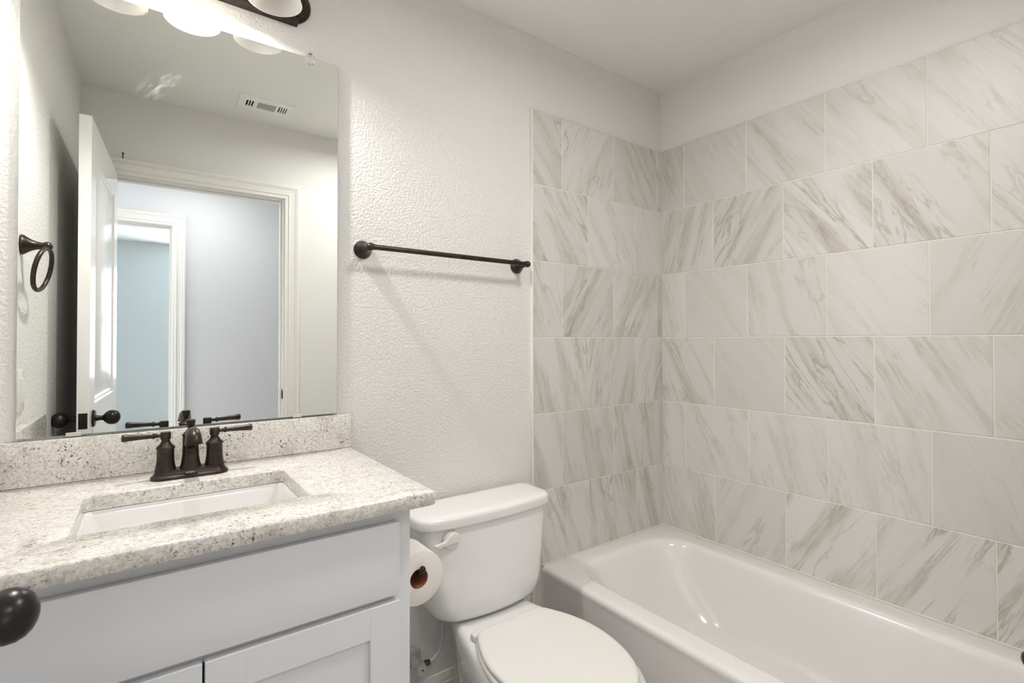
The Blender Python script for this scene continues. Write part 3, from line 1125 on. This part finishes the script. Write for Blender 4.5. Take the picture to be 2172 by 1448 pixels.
body = [(0.0195, 0.0222), (0.024, 0.0212), (0.032, 0.0195), (0.045, 0.0180), (0.060, 0.0176), (0.070, 0.0178), (0.0720, 0.0192), (0.0750, 0.0194), (0.0770, 0.0180), (0.082, 0.0125), (0.0880, 0.0092), (0.092, 0.0085), (0.094, 0.0092)]
for s in (-1, 1):
    x = FX + s * 0.0505
    bm = nb()
    lathe(bm, (x, FYY, CT), (0, 0, 1), body, 36)
    h = add_obj('handle_body', bm, M['bronze'], fc)
    bm = nb()
    lathe(bm, (x, FYY, CT), (0, 0, 1), [(0.0935, 0.0095), (0.0940, 0.0106), (0.1095, 0.0106), (0.1110, 0.0096), (0.1116, 0.004)], 32)
    dr = Vector((s, -0.10, 0.03)).normalized()
    lathe(bm, (x, FYY, CT + 0.1030), dr, [(0.008, 0.0052), (0.014, 0.0044), (0.020, 0.0048), (0.0225, 0.0068), (0.0245, 0.0072), (0.0265, 0.0056), (0.030, 0.0054), (0.050, 0.0062), (0.070, 0.0076), (0.0785, 0.0088), (0.0815, 0.0086), (0.0838, 0.0070), (0.0845, 0.002)], 24)
    add_obj('lever', bm, M['bronze'], h)
bm = nb()
lathe(bm, (FX, FYY, CT), (0, 0, 1), [(0.0195, 0.0235), (0.024, 0.0222), (0.034, 0.0198), (0.050, 0.0178), (0.075, 0.0168), (0.096, 0.0168), (0.098, 0.0182), (0.101, 0.0182), (0.104, 0.0150), (0.110, 0.0095), (0.114, 0.0080)], 36)
pth = catmull([(FX, FYY - 0.002, CT + 0.072), (FX, FYY - 0.030, CT + 0.096), (FX, FYY - 0.060, CT + 0.1115), (FX, FYY - 0.084, CT + 0.1130), (FX, FYY - 0.099, CT + 0.1070), (FX, FYY - 0.1045, CT + 0.0990), (FX, FYY - 0.1050, CT + 0.0940)], 7)
rad = [0.0135 + 0.0038 * (i / (len(pth) - 1)) ** 2 for i in range(len(pth))]
rad[-1] = rad[-2] = 0.0188
tube(bm, pth, rad, 28)
spt = add_obj('spout', bm, M['bronze'], fc, 45)
bm = nb()
lathe(bm, (FX, FYY, CT), (0, 0, 1), [(0.113, 0.0062), (0.118, 0.0062), (0.121, 0.0085), (0.129, 0.0100), (0.134, 0.0100), (0.136, 0.0085), (0.137, 0.002)], 28)
add_obj('lift_rod', bm, M['bronze'], fc)

# ------------------------------------------------------------------ toilet
TX = -1.1340
to = thing('toilet', (TX, -0.40, 0), 'white two-piece toilet with its lid closed, between vanity and bathtub', 'toilet')
bm = nb()
rings = []
for z, hw, yf, r, bow in ((0.3765, 0.172, -0.184, 0.05, 0.030), (0.3815, 0.188, -0.198, 0.05, 0.032), (0.396, 0.198, -0.205, 0.045, 0.033), (0.430, 0.203, -0.207, 0.04, 0.032),
                          (0.530, 0.221, -0.196, 0.035, 0.030), (0.640, 0.243, -0.182, 0.03, 0.028), (0.672, 0.245, -0.181, 0.03, 0.028)):
    rings.append(rrect(TX - hw, TX + hw, yf, -0.022, r, z, 6, bow))
loft(bm, rings)
tank = add_obj('tank', bm, M['porcelain'], to, 60)
bm = nb()
rings = []
for z, i in ((0.6705, 0.004), (0.6720, 0.001), (0.6760, 0.0), (0.694, 0.0), (0.700, 0.0015), (0.7045, 0.005), (0.7075, 0.011), (0.7090, 0.022), (0.7096, 0.045)):
    rings.append(rrect(TX - 0.262 + i, TX + 0.262 - i, -0.193 + i, -0.016 - i, 0.042 - i * 0.5, z, 7, 0.030))
loft(bm, rings)
add_obj('tank_lid', bm, M['porcelain'], to, 60)
# flush lever: round boss and teardrop handle pointing left
bm = nb()
LX, LZ, LY = -1.2940, 0.6340, -0.2040
lathe(bm, (LX, LY + 0.008, LZ), (0, -1, 0), [(0.0, 0.0285), (0.008, 0.0285), (0.011, 0.0262), (0.0118, 0.016)], 40)
hp = catmull([(LX + 0.0255, 0, LZ + 0.003), (LX + 0.019, 0, LZ + 0.019), (LX + 0.003, 0, LZ + 0.0262), (LX - 0.012, 0, LZ + 0.020), (LX - 0.024, 0, LZ + 0.006), (LX - 0.040, 0, LZ + 0.0015), (LX - 0.058, 0, LZ - 0.0005), (LX - 0.0605, 0, LZ - 0.005), (LX - 0.052, 0, LZ - 0.010), (LX - 0.020, 0, LZ - 0.0085), (LX + 0.022, 0, LZ - 0.0045)], 6, True)
cc = sum(hp, Vector()) / len(hp)
rings = [[Vector((p.x + (cc.x - p.x) * k, LY - y, p.z + (cc.z - p.z) * k)) for p in hp] for y, k in ((0.003, 0), (0.012, 0), (0.0145, 0.06), (0.0155, 0.2))]
loft(bm, rings)
fl = add_obj('flush_lever', bm, M['plastic'], to, 40)
# small printed label on the left side of the tank
lb = nb()
pts = []
for z, hw in ((0.452, 0.207), (0.484, 0.2128)):
    for y in (-0.150, -0.166):
        pts.append(Vector((TX - hw - 0.0008, y, z)))
prism(lb, [pts[0], pts[1], pts[3], pts[2]], (0.002, 0, 0))
add_obj('sticker', lb, M['grey_plastic'], to, 0)

SC = -1.1520
half = [(0.0, -0.313), (0.060, -0.313), (0.098, -0.3145), (0.122, -0.324), (0.137, -0.347), (0.160, -0.398), (0.177, -0.455), (0.183, -0.515), (0.178, -0.580), (0.160, -0.650), (0.127, -0.708), (0.074, -0.751), (0.0, -0.766)]
hs = catmull([(a, b, 0) for a, b in half], 5)
egg = hs + [Vector((-p.x, p.y, 0)) for p in hs[-2:0:-1]]
ECY = -0.53


def egg_ring(z, grow=0.0, dy=0.0, sx=1.0, sy=1.0):
    out = []
    n = len(egg)
    for i, p in enumerate(egg):
        t = (egg[(i + 1) % n] - egg[i - 1]).normalized()
        nx, ny = -t.y, t.x
        if nx * p.x + ny * (p.y - ECY) < 0:
            nx, ny = -nx, -ny
        x, y = p.x + nx * grow, p.y + ny * grow
        out.append(Vector((SC + x * sx, ECY + (y - ECY) * sy + dy, z)))
    return out


bm = nb()
loft(bm, [egg_ring(0.3860, -0.008), egg_ring(0.3860, -0.002), egg_ring(0.3885, 0.0), egg_ring(0.3945, 0.0), egg_ring(0.3975, -0.002), egg_ring(0.3998, -0.006), egg_ring(0.4009, -0.012), egg_ring(0.4012, -0.012, 0, 0.9, 0.9), egg_ring(0.4014, -0.012, 0, 0.6, 0.6)])
add_obj('seat_lid', bm, M['plastic'], to, 60)
bm = nb()
loft(bm, [egg_ring(0.3705, -0.002), egg_ring(0.3720, 0.004), egg_ring(0.3800, 0.004), egg_ring(0.3830, 0.0), egg_ring(0.3840, -0.010)])
add_obj('seat', bm, M['plastic'], to, 60)
for s in (-1, 1):
    bm = mbox(SC + s * 0.112 - 0.020, SC + s * 0.112 + 0.020, -0.322, -0.296, 0.3690, 0.3905, 0.006, 3)
    add_obj('seat_hinge', bm, M['plastic'], to)
# bowl: deck under the tank, egg-shaped rim, pedestal down to the floor


def bowl_ring(z, wb, yb, wm, yf, grow=0.0):
    """rear half-width wb at yb, widest wm near -0.5, front at yf"""
    pts = [(0, yb), (wb * 0.6, yb), (wb * 0.93, yb - 0.004), (wb, yb - 0.020), (wb + (wm - wb) * 0.34, yb + (ECY - yb) * 0.25), (wb + (wm - wb) * 0.66, yb + (ECY - yb) * 0.55), (wm * 0.975, yb + (ECY - yb) * 0.85), (wm, ECY - 0.01),
           (wm * 0.965, ECY + (yf - ECY) * 0.32), (wm * 0.86, ECY + (yf - ECY) * 0.58), (wm * 0.66, ECY + (yf - ECY) * 0.82), (wm * 0.38, ECY + (yf - ECY) * 0.96), (0, yf)]
    h_ = catmull([(a, b, 0) for a, b in pts], 5)
    e_ = h_ + [Vector((-p.x, p.y, 0)) for p in h_[-2:0:-1]]
    return [Vector((SC + 0.012 + p.x, p.y, z)) for p in e_]


bm = nb()
loft(bm, [bowl_ring(0.002, 0.095, -0.16, 0.118, -0.60), bowl_ring(0.03, 0.095, -0.16, 0.115, -0.59), bowl_ring(0.10, 0.088, -0.14, 0.118, -0.585), bowl_ring(0.16, 0.086, -0.12, 0.145, -0.62),
          bowl_ring(0.22, 0.088, -0.105, 0.178, -0.69), bowl_ring(0.27, 0.094, -0.095, 0.194, -0.735), bowl_ring(0.31, 0.102, -0.088, 0.200, -0.760), bowl_ring(0.338, 0.106, -0.085, 0.200, -0.768), bowl_ring(0.354, 0.106, -0.085, 0.197, -0.770),
          bowl_ring(0.363, 0.104, -0.088, 0.191, -0.766), bowl_ring(0.3685, 0.098, -0.095, 0.181, -0.757), bowl_ring(0.3700, 0.088, -0.105, 0.165, -0.742), bowl_ring(0.3702, 0.07, -0.12, 0.13, -0.70)])
add_obj('bowl', bm, M['porcelain'], to, 60)
# seat of the tank on the bowl
bm = nb()
loft(bm, [rrect(TX - 0.09, TX + 0.09, -0.165, -0.06, 0.03, 0.365, 6), rrect(TX - 0.09, TX + 0.09, -0.165, -0.06, 0.03, 0.388, 6)])
add_obj('tank_gasket', bm, M['porcelain'], to, 45)

# shutoff valve with its supply tube
sv = thing('shutoff_valve', (-1.337, 0, 0.190), 'white plastic shutoff valve on the wall between vanity and toilet', 'valve')
VXp, VZp = -1.336, 0.192
bm = nb()
lathe(bm, (VXp, 0, VZp), (0, -1, 0), [(0, 0.034), (0.003, 0.034), (0.008, 0.030), (0.011, 0.020), (0.012, 0.012)], 36)
add_obj('escutcheon', bm, M['grey_plastic'], sv)
bm = nb()
lathe(bm, (VXp, 0, VZp), (0, -1, 0), [(0.011, 0.0135), (0.034, 0.0135), (0.035, 0.0155), (0.050, 0.0155), (0.051, 0.0115), (0.072, 0.0115)], 28)
lathe(bm, (VXp, -0.062, VZp), (1, 0, 0), [(0, 0.008), (0.020, 0.008)], 20)
add_obj('valve_body', bm, M['grey_plastic'], sv)
bm = nb()
lathe(bm, (VXp, 0, VZp), (0, -1, 0), [(0.072, 0.010), (0.078, 0.010), (0.079, 0.0160), (0.086, 0.0170), (0.0895, 0.0165), (0.090, 0.004)], 32)
h = add_obj('handle', bm, M['grey_plastic'], sv)
bm = nb()
lathe(bm, (VXp, -0.0895, VZp), (0, -1, 0), [(0, 0.003), (0.0012, 0.0028), (0.0014, 0.001)], 12)
add_obj('screw', bm, M['black'], h)
bm = nb()
tube(bm, catmull([(VXp + 0.030, -0.062, VZp), (VXp + 0.052, -0.063, VZp + 0.004), (VXp + 0.074, -0.066, VZp + 0.030), (VXp + 0.083, -0.070, VZp + 0.072), (VXp + 0.080, -0.078, VZp + 0.120), (VXp + 0.079, -0.084, VZp + 0.150), (VXp + 0.079, -0.087, VZp + 0.182)], 7), 0.0066, 16)
add_obj('supply_tube', bm, M['tube'], sv)
bm = nb()
lathe(bm, (VXp + 0.018, -0.062, VZp), (1, 0, 0), [(0, 0.0095), (0.004, 0.0105), (0.012, 0.0105), (0.013, 0.0085), (0.020, 0.0085)], 8)
add_obj('nut', bm, M['chrome'], sv, 20)

# ------------------------------------------------------------------ toilet paper on its holder (side of the vanity)
PX, PZ, PR = -1.5165, 0.667, 0.0665
PY0, PY1 = -0.441, -0.339
pr_ = thing('toilet_paper_roll', (PX, (PY0 + PY1) / 2, PZ - PR), 'full white toilet paper roll hanging beside the vanity, brown core toward the camera', 'toilet paper')
bm = nb()
prof = [(0, 0.0240), (0, PR - 0.003), (0.0015, PR - 0.0008), (0.004, PR), (0.098, PR), (0.1005, PR - 0.0008), (0.102, PR - 0.003), (0.102, 0.0240)]
N = 64
vr = [[bm.verts.new((PX + r * math.cos(2 * PI * k / N), PY0 + t, PZ + r * math.sin(2 * PI * k / N))) for k in range(N)] for t, r in prof]
for a, b in zip(vr, vr[1:] + vr[:1]):
    for k in range(N):
        bm.faces.new((a[k], a[(k + 1) % N], b[(k + 1) % N], b[k]))
add_obj('paper', bm, M['paper'], pr_)
bm = nb()
prof = [(0.0006, 0.0241), (0.1014, 0.0241), (0.1014, 0.0226), (0.0006, 0.0226)]
vr = [[bm.verts.new((PX + r * math.cos(2 * PI * k / N), PY0 + t, PZ + r * math.sin(2 * PI * k / N))) for k in range(N)] for t, r in prof]
for a, b in zip(vr, vr[1:] + vr[:1]):
    for k in range(N):
        bm.faces.new((a[k], a[(k + 1) % N], b[(k + 1) % N], b[k]))
add_obj('core', bm, M['card'], pr_)['label'] = 'brown cardboard core'
bm = nb()
lathe(bm, (CX1 - 0.0004, -0.318, PZ + 0.0160), (1, 0, 0), [(0, 0.022), (0.004, 0.022), (0.008, 0.016), (0.020, 0.008), (0.066, 0.007)], 28)
ph = add_obj('paper_holder', bm, M['bronze'], cab)
ph['label'] = 'dark bronze toilet paper holder'
bm = nb()
tube(bm, catmull([(PX, -0.318, PZ + 0.0160), (PX, -0.340, PZ + 0.0160), (PX, -0.420, PZ + 0.0160), (PX, -0.440, PZ + 0.0160), (PX + 0.002, -0.450, PZ + 0.0195), (PX + 0.003, -0.4535, PZ + 0.0255)], 6), 0.0062, 16)
bmesh.ops.create_uvsphere(bm, u_segments=18, v_segments=12, radius=0.0076, matrix=Matrix.Translation((PX + 0.003, -0.4540, PZ + 0.0270)))
add_obj('arm', bm, M['bronze'], ph, 60)

# ------------------------------------------------------------------ bathtub
tu = thing('bathtub', (-0.39, -0.78, 0), 'white alcove bathtub along the marble tiled walls', 'bathtub')
UX0, UX1, UY0, UY1, UZ = -0.7780, -0.0095, -1.5560, -0.0095, 0.3510
bm = nb()


def tr_ring(x0, x1, y0, y1, r, z):
    return rrect(x0, x1, y0, y1, r, z, 9)


R = [tr_ring(UX0 + 0.004, UX1, UY0, UY1, 0.004, 0.001),
     tr_ring(UX0 + 0.004, UX1, UY0, UY1, 0.004, UZ - 0.045),
     tr_ring(UX0 + 0.002, UX1, UY0, UY1, 0.004, UZ - 0.028),
     tr_ring(UX0, UX1, UY0, UY1, 0.004, UZ - 0.020),
     tr_ring(UX0 + 0.003, UX1, UY0, UY1, 0.005, UZ - 0.009),
     tr_ring(UX0 + 0.010, UX1, UY0, UY1, 0.006, UZ - 0.002),
     tr_ring(UX0 + 0.020, UX1 - 0.004, UY0 + 0.004, UY1 - 0.004, 0.008, UZ)]
# basin: rim inner edge then down
B = [(-0.712, -0.090, -1.478, -0.077, 0.158, 0.0), (-0.704, -0.098, -1.470, -0.085, 0.15, 0.0), (-0.699, -0.103, -1.465, -0.091, 0.15, -0.0015), (-0.693, -0.110, -1.459, -0.100, 0.15, -0.008), (-0.688, -0.116, -1.454, -0.112, 0.15, -0.022),
     (-0.680, -0.124, -1.447, -0.140, 0.15, -0.070), (-0.668, -0.136, -1.437, -0.190, 0.15, -0.140), (-0.652, -0.152, -1.424, -0.250, 0.145, -0.210), (-0.634, -0.170, -1.408, -0.300, 0.135, -0.258),
     (-0.612, -0.192, -1.388, -0.340, 0.12, -0.284), (-0.580, -0.224, -1.36, -0.385, 0.10, -0.296), (-0.53, -0.275, -1.30, -0.45, 0.08, -0.300)]
R += [tr_ring(a, b, c, d, r, UZ + dz) for a, b, c, d, r, dz in B]
loft(bm, R)
add_obj('tub_shell', bm, M['tub'], tu, 60)
bm = nb()
lathe(bm, (-0.40, -1.26, UZ - 0.299), (0, 0, 1), [(-0.002, 0.030), (0.002, 0.030), (0.004, 0.026), (0.003, 0.020), (0.008, 0.018), (0.009, 0.002)], 32)
add_obj('drain', bm, M['bronze'], tu)
bm = nb()
lathe(bm, (-0.40, -1.4405, UZ - 0.10), (0, 1, 0.13), [(0.0, 0.036), (0.006, 0.036), (0.010, 0.030), (0.012, 0.004)], 32)
add_obj('overflow_plate', bm, M['bronze'], tu)
# bead of caulk between tub and tiles
bm = nb()
tube(bm, [(UX0 + 0.004, -0.0105, UZ + 0.0005), (-0.0115, -0.0105, UZ + 0.0005)], 0.0032, 10)
tube(bm, [(-0.0105, -0.0115, UZ + 0.0005), (-0.0105, -1.555, UZ + 0.0005)], 0.0032, 10)
tube(bm, [(UX0 + 0.003, -0.0112, 0.004), (UX0 + 0.003, -0.0112, UZ - 0.012)], 0.0030, 10)
add_obj('caulk_bead', bm, M['caulk'], tu)
# bronze spout at the far end of the tub, its tip just inside the photo's right edge
ts = thing('tub_spout', (-0.392, -1.557, 0.50), 'dark bronze tub spout at the end wall, at the right edge of the photo', 'tub spout')
bm = nb()
lathe(bm, (-0.392, -1.557, 0.5030), (0, 1, 0), [(0, 0.034), (0.005, 0.034), (0.012, 0.027), (0.030, 0.023), (0.120, 0.024), (0.185, 0.023), (0.214, 0.021), (0.225, 0.017), (0.230, 0.009), (0.2315, 0.001)], 32)
add_obj('spout_body', bm, M['bronze'], ts)
bm = nb()
lathe(bm, (-0.392, -1.355, 0.489), (0, 0, -1), [(0, 0.016), (0.020, 0.015), (0.021, 0.011)], 24)
add_obj('outlet', bm, M['bronze'], ts)
